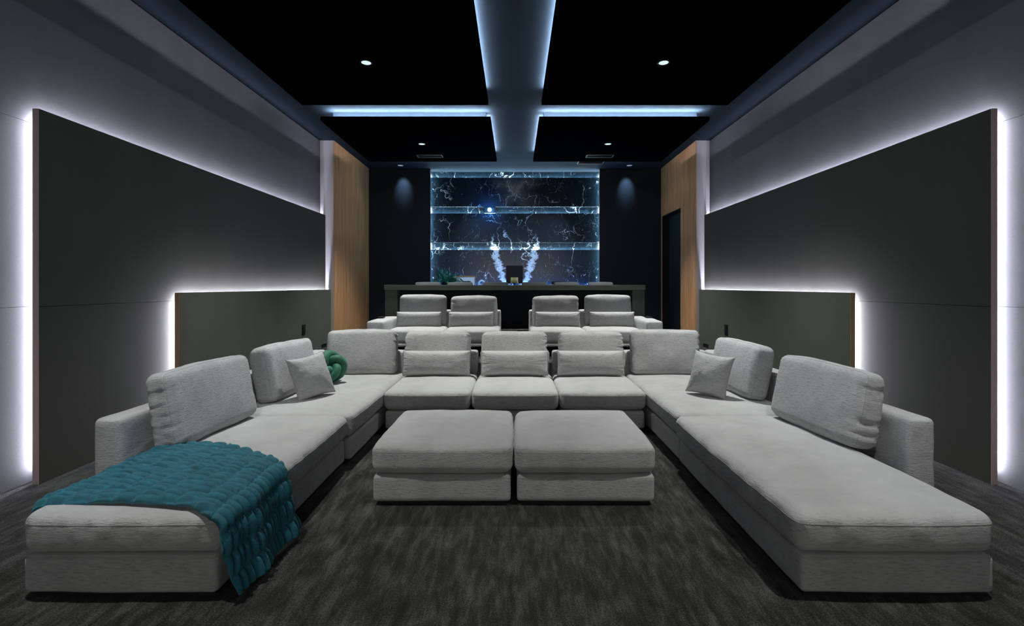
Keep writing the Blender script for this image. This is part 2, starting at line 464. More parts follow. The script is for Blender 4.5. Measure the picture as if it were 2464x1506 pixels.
for s in (-1, 1):
    sd = 'left' if s < 0 else 'right'
    wall_panel(s, 3.59, 3.665, 9.215, .0, 2.835, [1.34], M['panel'], 'backlit_wall_panel',
               'tall backlit olive-grey cloth panel on the %s wall' % sd, .045, M['edge'])
    wall_panel(s, 3.49, 5.06, 9.216, .0, 1.425, [], M['panel_low'], 'backlit_wall_panel',
               'low backlit grey-green panel in front of the tall one on the %s wall' % sd, .05, M['edge_brass'])
    # black switch plate and floor level vent set in the low panel
    a, b = sorted((s * 3.478, s * 3.49))
    sw = empty('wall_switch', (0, 8.02, .77)); tag(sw, 'small upright black switch plate on the low %s wall panel' % sd, 'switch')
    box('switch_plate', a, b, -.055, .055, -.085, .085, M['blackgloss'], sw, bev=.004)
    a2, b2 = sorted((s * 3.474, s * 3.479)); box('rocker', a2, b2, -.02, .02, -.05, .05, M['black'], sw, bev=.001)
    vt = empty('low_wall_vent', (0, 8.88, .405)); tag(vt, 'little black vent at the foot of the low %s wall panel' % sd, 'vent')
    mbv = MB(); mbv.box(a, b, -.10, .10, -.03, -.022); mbv.box(a, b, -.10, .10, .022, .03); mbv.box(a, b, -.10, -.09, -.022, .022); mbv.box(a, b, .09, .10, -.022, .022)
    mbv.build('vent_frame', M['blackgloss'], vt); box('vent_backing', *sorted((s * 3.486, s * 3.4905)), -.09, .09, -.022, .022, M['black'], vt)

# ------------------------------------------------------------------ suspended ceiling panels with coves
def slab(s, y0, y1, front_led, label):
    root = empty('suspended_ceiling_panel', (0, y0, SLAB_B)); tag(root, label, 'ceiling panel')
    L = y1 - y0; xi, xo = .38, 3.05; T = SLAB_T - SLAB_B; H = CEIL_Z - SLAB_B
    def X(a, b): return sorted((s * a, s * b))
    box('board', *X(xi, xo), 0, L, 0, T, M['slab'], root, bev=.002)
    box('upstand', *X(xi + .08, xo - .16), .11, L - .10, T, H, M['ceiling'], root)
    
    box('led_tape', *X(xi + .030, xi + .045), (.20 if front_led else .0), L - .22, T + .050, T + .052, M['led_inner'], root)
    if front_led:
        box('led_tape', *X(xi + .05, xo - .15), .016, .036, T + .001, T + .003, M['led_cove'], root)
    box('led_tape', *X(xo - .145, xo - .135), .25, L - .25, T + .045, T + .055, M['led_side'], root)
    return root
for s in (-1, 1):
    sd = 'left' if s < 0 else 'right'
    slab(s, .3, 6.97, False, 'large black suspended ceiling panel nearest the camera, %s of the lit channel' % sd)
    slab(s, 7.62, 10.15, True, 'far black suspended ceiling panel with lit front edge, %s of the channel' % sd)

# ------------------------------------------------------------------ downlights and vents
def downlight(x, y, z, r, power, label, lens, angle=66, blend=.7, col=(.99, 1.0, .98), grp='recessed downlights', tilt=0.0):
    root = empty('downlight', (x, y, z)); tag(root, label, 'downlight', grp)
    MB().lathe([(r, -.002), (r + .008, -.006), (r + .016, -.002), (r + .016, 0.0), (r, 0.0), (r, -.002)], 32).build('trim_ring', M['blackgloss'], root, smooth=True)
    mb = MB(); bmesh.ops.create_circle(mb.bm, cap_ends=True, radius=r, segments=32)
    mb.build('lens', lens, root, loc=(0, 0, -.0015))
    if power > 0:
        l = bpy.data.lights.new('downlight_beam', 'SPOT'); l.energy = power; l.spot_size = math.radians(angle); l.spot_blend = blend
        l.shadow_soft_size = .04; l.color = col
        o = bpy.data.objects.new('downlight_beam', l); link(o, root); o.location = (0, 0, -.02); o.rotation_euler = (tilt, 0, 0)
    return root
for s in (-1, 1):
    sd = 'left' if s < 0 else 'right'
    downlight(s * 1.725, 5.64, SLAB_B, .055, P_DOWN * 1.0, 'bright round downlight in the near %s ceiling panel' % sd, M['lamp'], 92, .95)
    dl_far = downlight(s * 1.70, 8.88, SLAB_B, .055, P_DOWN * 1.2, 'bright round downlight in the far %s ceiling panel' % sd, M['lamp'], 94, .9)
    l = bpy.data.lights.new('marble_fill', 'SPOT'); l.energy = 420; l.color = (.42, .66, 1.0); l.spot_size = math.radians(46); l.spot_blend = .9; l.shadow_soft_size = .04  # extra blue spot added to brighten the marble and shelf items
    o = bpy.data.objects.new('marble_fill', l); link(o, dl_far); o.location = (0, .03, -.02)
    o.rotation_euler = (Vector((s * .45, 11.5, 1.95)) - Vector((s * 1.70, 8.91, SLAB_B))).to_track_quat('-Z', 'Y').to_euler()
    downlight(s * 2.05, 2.02, SLAB_B, .055, P_DOWN * .58, 'round downlight over the front end of the %s chaise' % sd, M['lamp'], 90, 1.0)
    downlight(s * 2.62, 11.13, CEIL_Z, .06, 50, 'dim round downlight washing the black wall %s of the marble' % sd, M['lamp_dim'], 46, 1.0, (.42, .68, 1.0), tilt=math.radians(38))
def vent(name, x0, x1, y0, y1, z, label, nsl, frame):
    root = empty(name, ((x0 + x1) / 2, (y0 + y1) / 2, z)); tag(root, label, 'vent')
    hx, hy = (x1 - x0) / 2, (y1 - y0) / 2
    mb = MB(); e = .018
    mb.box(-hx, hx, -hy, -hy + e, -.010, 0); mb.box(-hx, hx, hy - e, hy, -.010, 0); mb.box(-hx, -hx + e, -hy + e, hy - e, -.010, 0); mb.box(hx - e, hx, -hy + e, hy - e, -.010, 0)
    mb.build('vent_frame', frame, root)
    box('vent_backing', -hx + e, hx - e, -hy + e, hy - e, -.003, 0, M['slab'], root)
    for k in range(nsl):
        y = -hy + e + (k + .5) * (2 * hy - 2 * e) / nsl
        box('vent_blade', -hx + e, hx - e, y - .004, y + .004, -.009, -.003, M['black'], root)
    return root
M['ventframe'] = simple('grey_vent_frame', (.05, .065, .07), .5)
vent('ceiling_vent', -1.95, -1.44, 9.60, 9.80, SLAB_B, 'slim black air vent in the far left ceiling panel', 4, M['ventframe'])
vent('ceiling_vent', 1.42, 1.96, 9.60, 9.80, SLAB_B, 'slim black air vent in the far right ceiling panel', 4, M['ventframe'])
vent('ceiling_vent', 1.40, 1.98, 10.62, 10.98, CEIL_Z, 'square grey-framed vent in the ceiling before the marble', 5, M['ventframe'])

# ------------------------------------------------------------------ soft shapes
def _h(ix, iy, iz, seed):
    h = (ix * 374761393 + iy * 668265263 + iz * 2147483647 + seed * 1274126177) & 0xffffffff
    h = ((h ^ (h >> 13)) * 1274126177) & 0xffffffff
    return ((h ^ (h >> 16)) & 0xffff) / 65535.0
def vnoise(p, seed=0):
    p = np.asarray(p, float); i = np.floor(p).astype(np.int64); f = p - i; f = f * f * (3 - 2 * f)
    out = 0
    for dx in (0, 1):
        for dy in (0, 1):
            for dz in (0, 1):
                wgt = (f[:, 0] if dx else 1 - f[:, 0]) * (f[:, 1] if dy else 1 - f[:, 1]) * (f[:, 2] if dz else 1 - f[:, 2])
                out = out + wgt * _h(i[:, 0] + dx, i[:, 1] + dy, i[:, 2] + dz, seed)
    return out * 2 - 1
def fbm(p, seed=0, o=3):
    r = 0; a = 1.0
    for k in range(o):
        r = r + a * vnoise(np.asarray(p) * 2 ** k, seed + k * 7); a *= .5
    return r

def grid_box(sx, sy, sz, cell):
    nx, ny, nz = (max(3, int(round(a / cell))) for a in (sx, sy, sz))
    V = []; F = []
    def face(fn, na, nb, flip):
        base = sum(len(v) for v in V)
        a, b = np.meshgrid(np.arange(na + 1), np.arange(nb + 1), indexing='ij')
        V.append(np.stack(fn(a.ravel(), b.ravel()), 1))
        idx = base + np.arange((na + 1) * (nb + 1)).reshape(na + 1, nb + 1)
        q = np.stack([idx[:-1, :-1], idx[1:, :-1], idx[1:, 1:], idx[:-1, 1:]], -1).reshape(-1, 4)
        F.append(q[:, ::-1] if flip else q)
    o = lambda a, k: np.full_like(a, k)
    face(lambda a, b: (a, b, o(a, nz)), nx, ny, False); face(lambda a, b: (a, b, o(a, 0)), nx, ny, True)
    face(lambda a, b: (a, o(a, 0), b), nx, nz, False); face(lambda a, b: (a, o(a, ny), b), nx, nz, True)
    face(lambda a, b: (o(a, 0), a, b), ny, nz, True); face(lambda a, b: (o(a, nx), a, b), ny, nz, False)
    V = np.concatenate(V); F = np.concatenate(F)
    U, inv = np.unique(V, axis=0, return_inverse=True); inv = np.asarray(inv).ravel()
    return (U / np.array([nx, ny, nz]) - .5) * np.array([sx, sy, sz]), inv[F]

def fast_mesh(name, V, F):
    me = bpy.data.meshes.new(name)
    me.vertices.add(len(V)); me.vertices.foreach_set('co', np.asarray(V, np.float32).ravel())
    nf = len(F); me.loops.add(nf * 4); me.loops.foreach_set('vertex_index', np.asarray(F, np.int32).ravel())
    me.polygons.add(nf); me.polygons.foreach_set('loop_start', np.arange(0, nf * 4, 4, dtype=np.int32))
    me.polygons.foreach_set('loop_total', np.full(nf, 4, np.int32))
    me.update(calc_edges=True); me.validate()
    me.polygons.foreach_set('use_smooth', [True] * nf)
    return me

def make_deform(size, r, crown, seed, lump, ends, skirt, sag=0.0, taper=0.0):
    sx, sy, sz = size; H = np.array(size) / 2
    def f(p):
        p = np.array(p, float)
        q = np.clip(p, -(H - r), (H - r)); d = p - q; ln = np.linalg.norm(d, axis=1, keepdims=True); n = d / np.maximum(ln, 1e-9)
        p = q + n * r
        u = np.abs(p) / H
        for ax in range(3):
            if crown[ax]:
                o1, o2 = [k for k in range(3) if k != ax]
                wgt = (1 - np.clip(u[:, o1], 0, 1) ** 2.6) * (1 - np.clip(u[:, o2], 0, 1) ** 2.6)
                p[:, ax] += crown[ax] * wgt * np.clip(p[:, ax] / H[ax], -1, 1)
        dsp = lump * fbm(p * 3.5 + seed * 3.1, seed, 3)
        if ends:      # puckers drawn in from the side seams
            e = np.exp(-np.maximum(H[0] - np.abs(p[:, 0]), 0) / .06)
            ky = p[:, 2] * 42 + 1.6 * vnoise(p * np.array([5, 5, 3.]) + seed, seed + 5)
            w1 = np.abs(vnoise(np.stack([p[:, 0] * 5, p[:, 1] * 6, ky], 1) + seed * 7.7, seed + 2))
            dsp = dsp - ends * e * np.clip(1 - w1 * 2.2, 0, 1) * np.clip(.25 + 1.2 * vnoise(p * np.array([2, 2, 7.]) + seed * 1.3, seed + 11), 0, 1) * (.4 + .8 * np.abs(vnoise(p * 4 + 9.3, seed + 8)))
        if skirt:     # upright creases under the seam
            side = np.clip(1 - np.abs(n[:, 2]) * 1.5, 0, 1)
            s_ = np.where(np.abs(n[:, 1]) > np.abs(n[:, 0]), p[:, 0], p[:, 1])
            w1 = vnoise(np.stack([s_ * 23, p[:, 2] * 3.0, s_ * 0 + seed], 1), seed + 3)
            up = np.clip((p[:, 2] + H[2]) / sz, 0, 1)
            dsp = dsp + skirt * side * w1 * up
        p = p + n * dsp[:, None]
        if sag:
            p[:, 2] += sag * (np.abs(p[:, 0]) / H[0]) ** 2 * np.clip(p[:, 2] / H[2], 0, 1)
        if taper:
            p[:, 1] *= 1 - taper * (p[:, 2] / sz + .5)
        return p
    return f

def loop_path(hx, hy, r, z, plane='xy', step=.02):
    """rounded rectangle just outside the box so that the deform projects it on the surface"""
    pts = []
    def seg(a, b):
        n = max(2, int(math.dist(a, b) / step))
        for i in range(n): pts.append((a[0] + (b[0] - a[0]) * i / n, a[1] + (b[1] - a[1]) * i / n))
    seg((-hx, -hy), (hx, -hy)); seg((hx, -hy), (hx, hy)); seg((hx, hy), (-hx, hy)); seg((-hx, hy), (-hx, -hy))
    if plane == 'xy': return [(a, b, z) for a, b in pts]
    return [(a, z, b) for a, b in pts]

def soft(name, size, r=.035, crown=(0, 0, .02), seed=1, lump=.004, ends=0.0, skirt=0.0, cell=.02, seams=(), parent=None,
         loc=None, rot=None, mat=None, sag=0.0, taper=0.0, cord=.0018):
    V, F = grid_box(*size, cell)
    f = make_deform(size, r, crown, seed, lump, ends, skirt, sag, taper)
    me = fast_mesh(name, f(V), F)
    o = add_mesh(name, me, mat or M['fabric'], parent, loc, rot)
    for plane, z in seams:
        if plane == 'xy': path = loop_path(size[0] / 2, size[1] / 2, r, z)
        else: path = loop_path(size[0] / 2, size[2] / 2, r, z, 'xz')
        P = f(np.array(path))
        MB().tube(P.tolist(), cord, 5, True).build('piping', M['piping'], o, smooth=True)
    return o

def pillow(name, wx, hz, t, seed=1, pinch=.07, mat=None, power=2.0, loc=None, rot=None, lump=.006, label=None, cat='pillow', group=None, soft_edge=.45, n=56):
    u = np.linspace(-1, 1, n); U, W = np.meshgrid(u, u, indexing='ij')
    prof = np.clip(1 - np.abs(U) ** power, 0, 1) ** soft_edge * np.clip(1 - np.abs(W) ** power, 0, 1) ** soft_edge
    X = U * wx / 2 * (1 - pinch * (1 - W ** 2) * np.abs(U)); Z = W * hz / 2 * (1 - pinch * (1 - U ** 2) * np.abs(W))
    P = np.stack([X.ravel(), np.zeros(X.size), Z.ravel()], 1)
    edge = np.maximum(np.abs(U), np.abs(W)).ravel()
    wr = np.exp(-(1 - edge) / .22)
    a = np.arctan2(W.ravel(), U.ravel())
    fold = np.abs(vnoise(np.stack([a * 6.5, edge * 2, a * 0 + seed], 1), seed + 4)) - .4
    front = -(t / 2) * prof.ravel() + (lump * fbm(P * 9, seed) + .012 * wr * fold) * np.clip(prof.ravel() * 3, 0, 1)
    back = (t / 2) * prof.ravel() - (lump * fbm(P * 9 + 5, seed + 9)) * np.clip(prof.ravel() * 3, 0, 1)
    A = P.copy(); A[:, 1] = front; B = P.copy(); B[:, 1] = back
    idx = np.arange(n * n).reshape(n, n)
    q = np.stack([idx[:-1, :-1], idx[1:, :-1], idx[1:, 1:], idx[:-1, 1:]], -1).reshape(-1, 4)
    m_ = n * n
    bidx = idx + m_
    # weld the rim
    rim = np.zeros((n, n), bool); rim[0] = rim[-1] = True; rim[:, 0] = rim[:, -1] = True
    bidx = np.where(rim, idx, bidx)
    q2 = np.stack([bidx[:-1, :-1], bidx[:-1, 1:], bidx[1:, 1:], bidx[1:, :-1]], -1).reshape(-1, 4)
    V = np.concatenate([A, B]); F = np.concatenate([q, q2])
    used, inv = np.unique(F.ravel(), return_inverse=True)
    me = fast_mesh(name, V[used], np.asarray(inv).reshape(-1, 4))
    o = add_mesh(name, me, mat or M['fabric'], None, loc, rot)
    ring = [A[i] for i in list(idx[:, 0]) + list(idx[-1, 1:]) + list(idx[-2::-1, -1]) + list(idx[0, -2:0:-1])]
    MB().tube([tuple(v) for v in ring], .0038, 5, True).build('piping', M['piping'], o, smooth=True)
    if label: tag(o, label, cat, group)
    return o

# ------------------------------------------------------------------ first row: sectional sofa
SEAT_Z, CB, BASE_H = .42, .226, .209
def plinth(root, x0, x1, y0, y1):
    box('plinth', x0 + .035, x1 - .035, y0 + .045, y1 - .03, 0, .032, M['plinth'], root)
def seat_unit(name, label, x0, x1, y0, y1, cell=.02, seed=1, group='sectional sofa modules', cx=0.0, skirt=.006, cb=None, bx=None, z0=0.0, cat='sofa module', crown=.024):
    """base box with a loose seat cushion; cx shifts the cushion, bx the base"""
    root = empty(name, ((x0 + x1) / 2, (y0 + y1) / 2, z0)); tag(root, label, cat, group)
    wx, wy = x1 - x0 - .020, y1 - y0 - .016
    plinth(root, -wx / 2, wx / 2, -wy / 2, wy / 2)
    soft('base', (wx - .014, wy - .016, BASE_H - .03), r=.022, crown=(.0, .004, 0), seed=seed + 40, lump=.0025, cell=max(cell, .02), parent=root, loc=(0, 0, .03 + (BASE_H - .03) / 2), skirt=.0015)
    c = soft('seat_cushion', (wx + .004, wy + .01, SEAT_Z - CB), r=.056, crown=(.016, .020, crown), seed=seed, lump=.005, skirt=skirt, cell=cell, parent=root,
             loc=(cx, -.006, (SEAT_Z + CB) / 2), seams=(('xy', .050),))
    return root
def back_frame(root, wx, wy, h, loc, seed=3, z0=.03):
    return soft('back_frame', (wx, wy, h - z0), r=.035, crown=(0, 0, .006), seed=seed, lump=.004, ends=.006, cell=.022, parent=root, loc=(loc[0], loc[1], z0 + (h - z0) / 2))

FR = .68
# ottomans
for i, (x0, x1, lb) in enumerate(((-.982, -.012, 'grey chenille ottoman, left of the pair in the middle of the carpet'), (-.004, .966, 'grey chenille ottoman, right of the pair in the middle of the carpet'))):
    seat_unit('ottoman', lb, x0, x1, 3.285, 4.25, .013, 11 + i * 5, 'pair of ottomans', cat='ottoman', crown=.034)
# wings
XL0, XL1, XR0, XR1 = -2.365, -1.405, 1.350, 2.305
Y0, YS, YE = 2.30, 4.08, 6.08
cl = seat_unit('chaise_sofa', 'long grey chaise at the front left, teal throw draped over its end', XL0, XL1, Y0, YS, .013, 21, cx=.02, skirt=.008)
back_frame(cl, .17, YS - 2.98 - .01, FR, (-2.51 - (XL0 + XL1) / 2, (2.98 + YS) / 2 - (Y0 + YS) / 2), 31)
cr = seat_unit('chaise_sofa', 'long bare grey chaise at the front right', XR0, XR1, Y0, YS, .013, 23, cx=-.02, skirt=.008)
back_frame(cr, .17, YS - 2.98 - .01, FR, (2.505 - (XR0 + XR1) / 2, (2.98 + YS) / 2 - (Y0 + YS) / 2), 33)
for s, lb, sd in ((-1, 'grey corner sofa module on the left, green knot pillow on it', 41), (1, 'grey corner sofa module on the right, one square pillow on it', 43)):
    x0, x1 = (-2.42, -1.362) if s < 0 else (1.362, 2.42)
    r_ = seat_unit('corner_sofa', lb, x0, x1, YS + .004, YE, .018, sd, skirt=.005)
    xc, yc = (x0 + x1) / 2, (YS + YE) / 2
    back_frame(r_, .17, 6.26 - YS - .01, FR, (s * 2.51 - xc, (YS + 6.26) / 2 - yc), sd + 3)
    back_frame(r_, 1.06, .17, FR, (s * 1.89 - xc, 6.175 - yc), sd + 5)
for i, (x0, lb) in enumerate(((-1.352, 'left of the three middle seats of the front sofa'), (-.45, 'centre seat of the front sofa, directly behind the ottomans'), (.452, 'right of the three middle seats of the front sofa'))):
    r_ = seat_unit('middle_sofa_seat', 'grey armless module, ' + lb, x0, x0 + .90, 4.97, YE, .018, 51 + i * 3)
    back_frame(r_, .87, .17, FR, (0, 6.175 - (4.97 + YE) / 2), 61 + i)

def back_cushion(loc, rot, label, size=(.80, .20, .50), seed=1, group='back cushions of the front sofa', cell=.010, ends=.030):
    o = soft('back_cushion', size, r=.06, crown=(.004, .026, .016), seed=seed, lump=.008, ends=ends, cell=cell, loc=loc, rot=rot, taper=.12,
             seams=(('xz', -size[1] / 2 + .03),), cord=.0018)
    return tag(o, label, 'cushion', group)
R = math.radians
CZ = .425 + .25
TB = R(-9)
for i, (x, lb) in enumerate(((-.945, 'left middle seat'), (-.005, 'centre seat'), (.93, 'right middle seat'))):
    back_cushion((x, 5.965, CZ), (TB, 0, R((.6, -.3, -.8)[i])), 'upright grey back cushion on the %s of the front sofa' % lb, seed=71 + i * 2)
for s, x in ((-1, -1.865), (1, 1.835)):
    back_cushion((x, 5.96, CZ + .008), (TB, 0, R(-s * 3)), 'plump grey back cushion facing forward in the %s corner' % ('left' if s < 0 else 'right'), (.83, .21, .53), 81 + s, ends=.026)
def wing_cushion(s, y, lb, seed, yaw=0.0, L=.90, x=2.265):
    # faces the middle of the room, leaning out against the side frame
    return back_cushion((s * x, y, CZ + .005), Euler((R(-10), 0, s * R(-90) + R(yaw)), 'XYZ'), lb, (L, .20, .50), seed, ends=.022)
wing_cushion(-1, 3.58, 'big grey back cushion nearest the camera on the left, above the teal throw', 91, -3)
wing_cushion(1, 3.58, 'big grey back cushion nearest the camera on the right chaise', 93, 5)
wing_cushion(-1, 4.83, 'grey back cushion on the left behind the square pillow', 95, -3)
wing_cushion(1, 4.92, 'grey back cushion on the right behind the square pillow', 97, 2)

# lumbar pillows
for i, (x, lb) in enumerate(((-.925, 'left'), (-.005, 'centre'), (.895, 'right'))):
    pillow('lumbar_pillow', .79, .29, .21, 101 + i, .02, lump=.0025, power=3.2, soft_edge=.5, loc=(x, 5.745, .585), rot=(R(-8), 0, 0),
           label='narrow grey lumbar pillow on the %s seat of the middle three' % lb, group='lumbar pillows of the front sofa')
# square throw pillows
pillow('throw_pillow', .38, .42, .24, 111, .10, loc=(-1.945, 4.64, .635), rot=Euler((R(-20), R(-7), R(54)), 'XYZ'), label='square grey piped pillow leaning on the left wing')
pillow('throw_pillow', .38, .42, .24, 113, .10, loc=(1.885, 4.70, .64), rot=Euler((R(-20), R(6), R(-42)), 'XYZ'), label='square grey piped pillow leaning on the right wing')

# green knot pillow: a thick plush cord tied in a ball
def knot():
    pts = []; n = 260
    for i in range(n):
        a = 2 * math.pi * i / n; p, q = 3, 4
        rr = .092 + .048 * math.cos(q * a); 
        v = Vector((rr * math.cos(p * a), rr * math.sin(p * a), .085 * math.sin(q * a)))
        v.rotate(Euler((1.1, .4, .3))); pts.append(v)
    rad = [.044 + .004 * math.sin(9 * 2 * math.pi * i / n) for i in range(n)]
    o = MB().tube(pts, rad, 14, True).build('knot_pillow', M['green'], None, loc=(-2.02, 5.30, .615), smooth=True)
    tag(o, 'green plush knotted ball pillow in the left corner', 'pillow')
knot()

# ------------------------------------------------------------------ teal throw
def throw():
    prof = [(-2.388, .26), (-2.40, .35), (-2.375, .415), (-2.30, .445), (-2.15, .458), (-1.87, .466), (-1.6, .462), (-1.45, .448), (-1.365, .405), (-1.345, .31), (-1.335, .21), (-1.32, .12), (-1.295, .035)]
    P = np.array(prof)
    for _ in range(3):
        Q = [P[0]]
        for a, b in zip(P[:-1], P[1:]): Q += [a * .75 + b * .25, a * .25 + b * .75]
        Q.append(P[-1]); P = np.array(Q)
    seg = np.linalg.norm(np.diff(P, axis=0), axis=1); S = np.concatenate([[0], np.cumsum(seg)]); Lu = S[-1]
    NU, NV = 360, 200
    u = np.linspace(0, Lu, NU); px = np.interp(u, S, P[:, 0]); pz = np.interp(u, S, P[:, 1])
    tx = np.gradient(px, u); tz = np.gradient(pz, u); nl = np.hypot(tx, tz); nx, nz = -tz / nl, tx / nl
    uf = u / Lu
    near = np.interp(uf, [0, .1, .4, .62, .72, .85, 1], [2.40, 2.385, 2.37, 2.335, 2.275, 2.26, 2.31])
    far = np.interp(uf, [0, .08, .2, .4, .6, .75, .9, 1], [3.34, 3.30, 3.24, 3.18, 3.03, 2.90, 2.89, 2.91])
    v = np.linspace(0, 1, NV)
    UU, VV = np.meshgrid(u, v, indexing='ij'); UF = UU / Lu
    Y = near[:, None] * (1 - VV) + far[:, None] * VV
    pu, pv = .112, .046
    wv = vnoise(np.stack([UU.ravel() * 3, Y.ravel() * 5, UU.ravel() * 0], 1), 5).reshape(UU.shape)
    col = np.floor((UU + .012 * wv) / pu); ph = vnoise(np.stack([col.ravel() * 3.7 + .5, col.ravel() * 0, col.ravel() * 0], 1), 31).reshape(UU.shape)
    a = np.abs(np.sin(np.pi * ((Y + .008 * wv) / pv + .22 * ph))); b = np.abs(np.sin(np.pi * (UU + .012 * wv) / pu))
    jitter = .75 + .5 * (vnoise(np.stack([np.floor(UU.ravel() / pu), np.floor(Y.ravel() / pv), UU.ravel() * 0], 1) + .01, 9).reshape(UU.shape) * .5 + .5)
    hgt = .028 * a ** .72 * b ** .30 * jitter
    hang = np.clip((UF - .70) / .30, 0, 1)
    fold = hang * (.020 * np.sin(Y * 17 + 1.0 + 2 * UF) + .008 * np.sin(Y * 37 + 4 * UF))
    d = (hgt + fold - .006)
    tuck = np.clip(1 - VV / .05, 0, 1) ** 2 * (1 - hang) * .020; d = d - tuck
    X = px[:, None] + nx[:, None] * d; Z = pz[:, None] + nz[:, None] * d
    Z = Z + .012 * fbm(np.stack([UU.ravel() * 3, Y.ravel() * 3, UU.ravel() * 0], 1), 3).reshape(UU.shape) * (1 - hang)
    # hem rises where the corner swings out
    Z = Z + hang * np.clip(Y - 2.85, 0, 1) * .25 
    Z = np.maximum(Z, .018)
    idx = np.arange(NU * NV).reshape(NU, NV)
    q = np.stack([idx[:-1, :-1], idx[1:, :-1], idx[1:, 1:], idx[:-1, 1:]], -1).reshape(-1, 4)
    V = np.stack([X.ravel(), Y.ravel(), Z.ravel()], 1)
    top_n = np.stack([np.repeat(nx, NV), np.zeros(NU * NV), np.repeat(nz, NV)], 1)
    B = V - top_n * (.004 + (hgt.ravel() * .8)[:, None])
    # rim
    rim = list(idx[:, 0]) + list(idx[-1, 1:]) + list(idx[-2::-1, -1]) + list(idx[0, -2:0:-1])
    m_ = NU * NV
    rf = [(rim[i], rim[(i + 1) % len(rim)], rim[(i + 1) % len(rim)] + m_, rim[i] + m_) for i in range(len(rim))]
    me = fast_mesh('throw_blanket', np.concatenate([V, B]), np.concatenate([q, q[:, ::-1] + m_, np.array(rf)[:, ::-1]]))
    o = add_mesh('throw_blanket', me, M['teal'])
    tag(o, 'teal quilted faux-fur throw draped over the end of the left chaise', 'blanket')
throw()

# ------------------------------------------------------------------ second row: four recliners on the platform
def recliner(x0, x1, label, arm, seed):
    y0, yc, y1 = 7.66, 8.58, 8.80
    root = empty('recliner_seat', ((x0 + x1) / 2, (y0 + y1) / 2, P1Z)); tag(root, label, 'recliner', 'recliners of the second row')
    wx = x1 - x0 - .006; ym = (y0 + y1) / 2
    box('plinth', -wx / 2 + .03, wx / 2 - .03, .10 - (y1 - y0) / 2, (y1 - y0) / 2 - .03, 0, .16, M['plinth'], root)
    soft('base', (wx, 1.0, .055), r=.02, crown=(0, 0, 0), seed=seed, cell=.03, parent=root, loc=(0, y0 + .5 - ym, .188))
    soft('seat_cushion', (wx, yc - y0, .205), r=.055, crown=(.004, .012, .02), seed=seed + 1, cell=.022, parent=root, loc=(0, (y0 + yc) / 2 - ym, .325), seams=(('xy', .05),))
    soft('back_frame', (wx, .18, .63), r=.035, crown=(0, 0, 0), seed=seed + 2, cell=.025, parent=root, loc=(0, 8.70 - ym, .385))
    if arm:
        soft('armrest', (.26, 1.20, .55), r=.045, crown=(.004, .01, .015), seed=seed + 3, cell=.022, parent=root, loc=(arm * (wx / 2 + .14), 7.52 + .60 - ym, .28 + .025), lump=.006)
    return root
SE = ((-2.035, -1.140, 'grey recliner at the left end of the second row, wide arm on its left', -1, -1.595, -1.625), (-1.135, -.245, 'grey recliner left of the gap in the second row', 0, -.712, -.742),
      (.245, 1.135, 'grey recliner right of the gap in the second row', 0, .700, .725), (1.140, 2.035, 'grey recliner at the right end of the second row, wide arm on its right', 1, 1.615, 1.645))
for i, (x0, x1, lb, arm, xc, xl) in enumerate(SE):
    recliner(x0, x1, lb, arm, 201 + i * 5)
    pos = ('far left', 'inner left', 'inner right', 'far right')[i]
    zt = .018 if abs(xc) > 1 else 0
    back_cushion((xc, 8.47, P1Z + .425 + .250 + zt), (R(-4), 0, R((1.5, 0, 0, -1.5)[i])), 'upright grey back cushion on the %s seat of the second row' % pos, (.80, .20, .53), 231 + i, 'back cushions of the second row', .016, .02)
    pillow('lumbar_pillow', .76, .27, .19, 241 + i, .02, lump=.0025, power=3.2, soft_edge=.5, loc=(xl, 8.235, P1Z + .425 + .125), rot=(R(-7), 0, 0),
           label='short grey lumbar pillow on the %s seat of the second row' % pos, group='lumbar pillows of the second row')
for s in (-1, 1):
    rc = empty('seat_controller', (s * 2.20, 8.0, P1Z + .605)); tag(rc, 'small black touch control on the far %s armrest' % ('left' if s < 0 else 'right'), 'remote')
    box('controller_body', -.05, .05, -.06, .06, -.008, .012, M['blackgloss'], rc, bev=.004)
    MB().cyl(s * -.015, .0, .012, .022, .02, .018, 20).build('control_knob', M['chrome'], rc)

# ------------------------------------------------------------------ counter with its chairs
ct = empty('drinks_counter', (0, 9.03, P2Z)); tag(ct, 'long dark stone counter behind the second row', 'counter')
box('counter_top', -2.43, 2.425, 0, .46, .724, .820, M['stone'], ct, bev=.004)
for s in (-1, 1):
    box('end_panel', *sorted((s * 2.415, s * 2.185)), .012, .45, 0, .723, M['stone'], ct, bev=.003)
box('front_panel', -2.185, 2.185, .25, .28, 0, .723, M['black'], ct)

def stool(x, yaw, label):
    r = empty('counter_chair', (x, 9.86, P2Z), (0, 0, R(yaw))); tag(r, label, 'chair', 'chairs behind the counter')
    soft('seat', (.50, .46, .10), r=.04, crown=(0, 0, .012), cell=.03, parent=r, loc=(0, 0, .43), mat=M['chairfab'])
    soft('backrest', (.53, .085, .47), r=.038, crown=(0, .01, .003), cell=.03, parent=r, loc=(0, -.235 + .46, .645), rot=(R(-6), 0, 0), mat=M['chairfab'])
    for sx in (-1, 1):
        for sy in (-1, 1):
            MB().cyl(sx * .20, sy * .18, 0, .385, .012, .016, 12).build('leg', M['blackgloss'], r)
    return r
STL = [(-1.80, 1.5, 'first from the left'), (-1.145, -1, 'second from the left, before the horse picture'), (-.405, 0, 'third from the left, left of the amber jar'),
       (.395, -1, 'third from the right, right of the amber jar'), (1.085, 3, 'second from the right, before the dark tray'), (1.79, 3, 'first from the right')]
for x, yw, lb in STL:
    stool(x, yw, 'slate upholstered chair behind the counter, ' + lb)

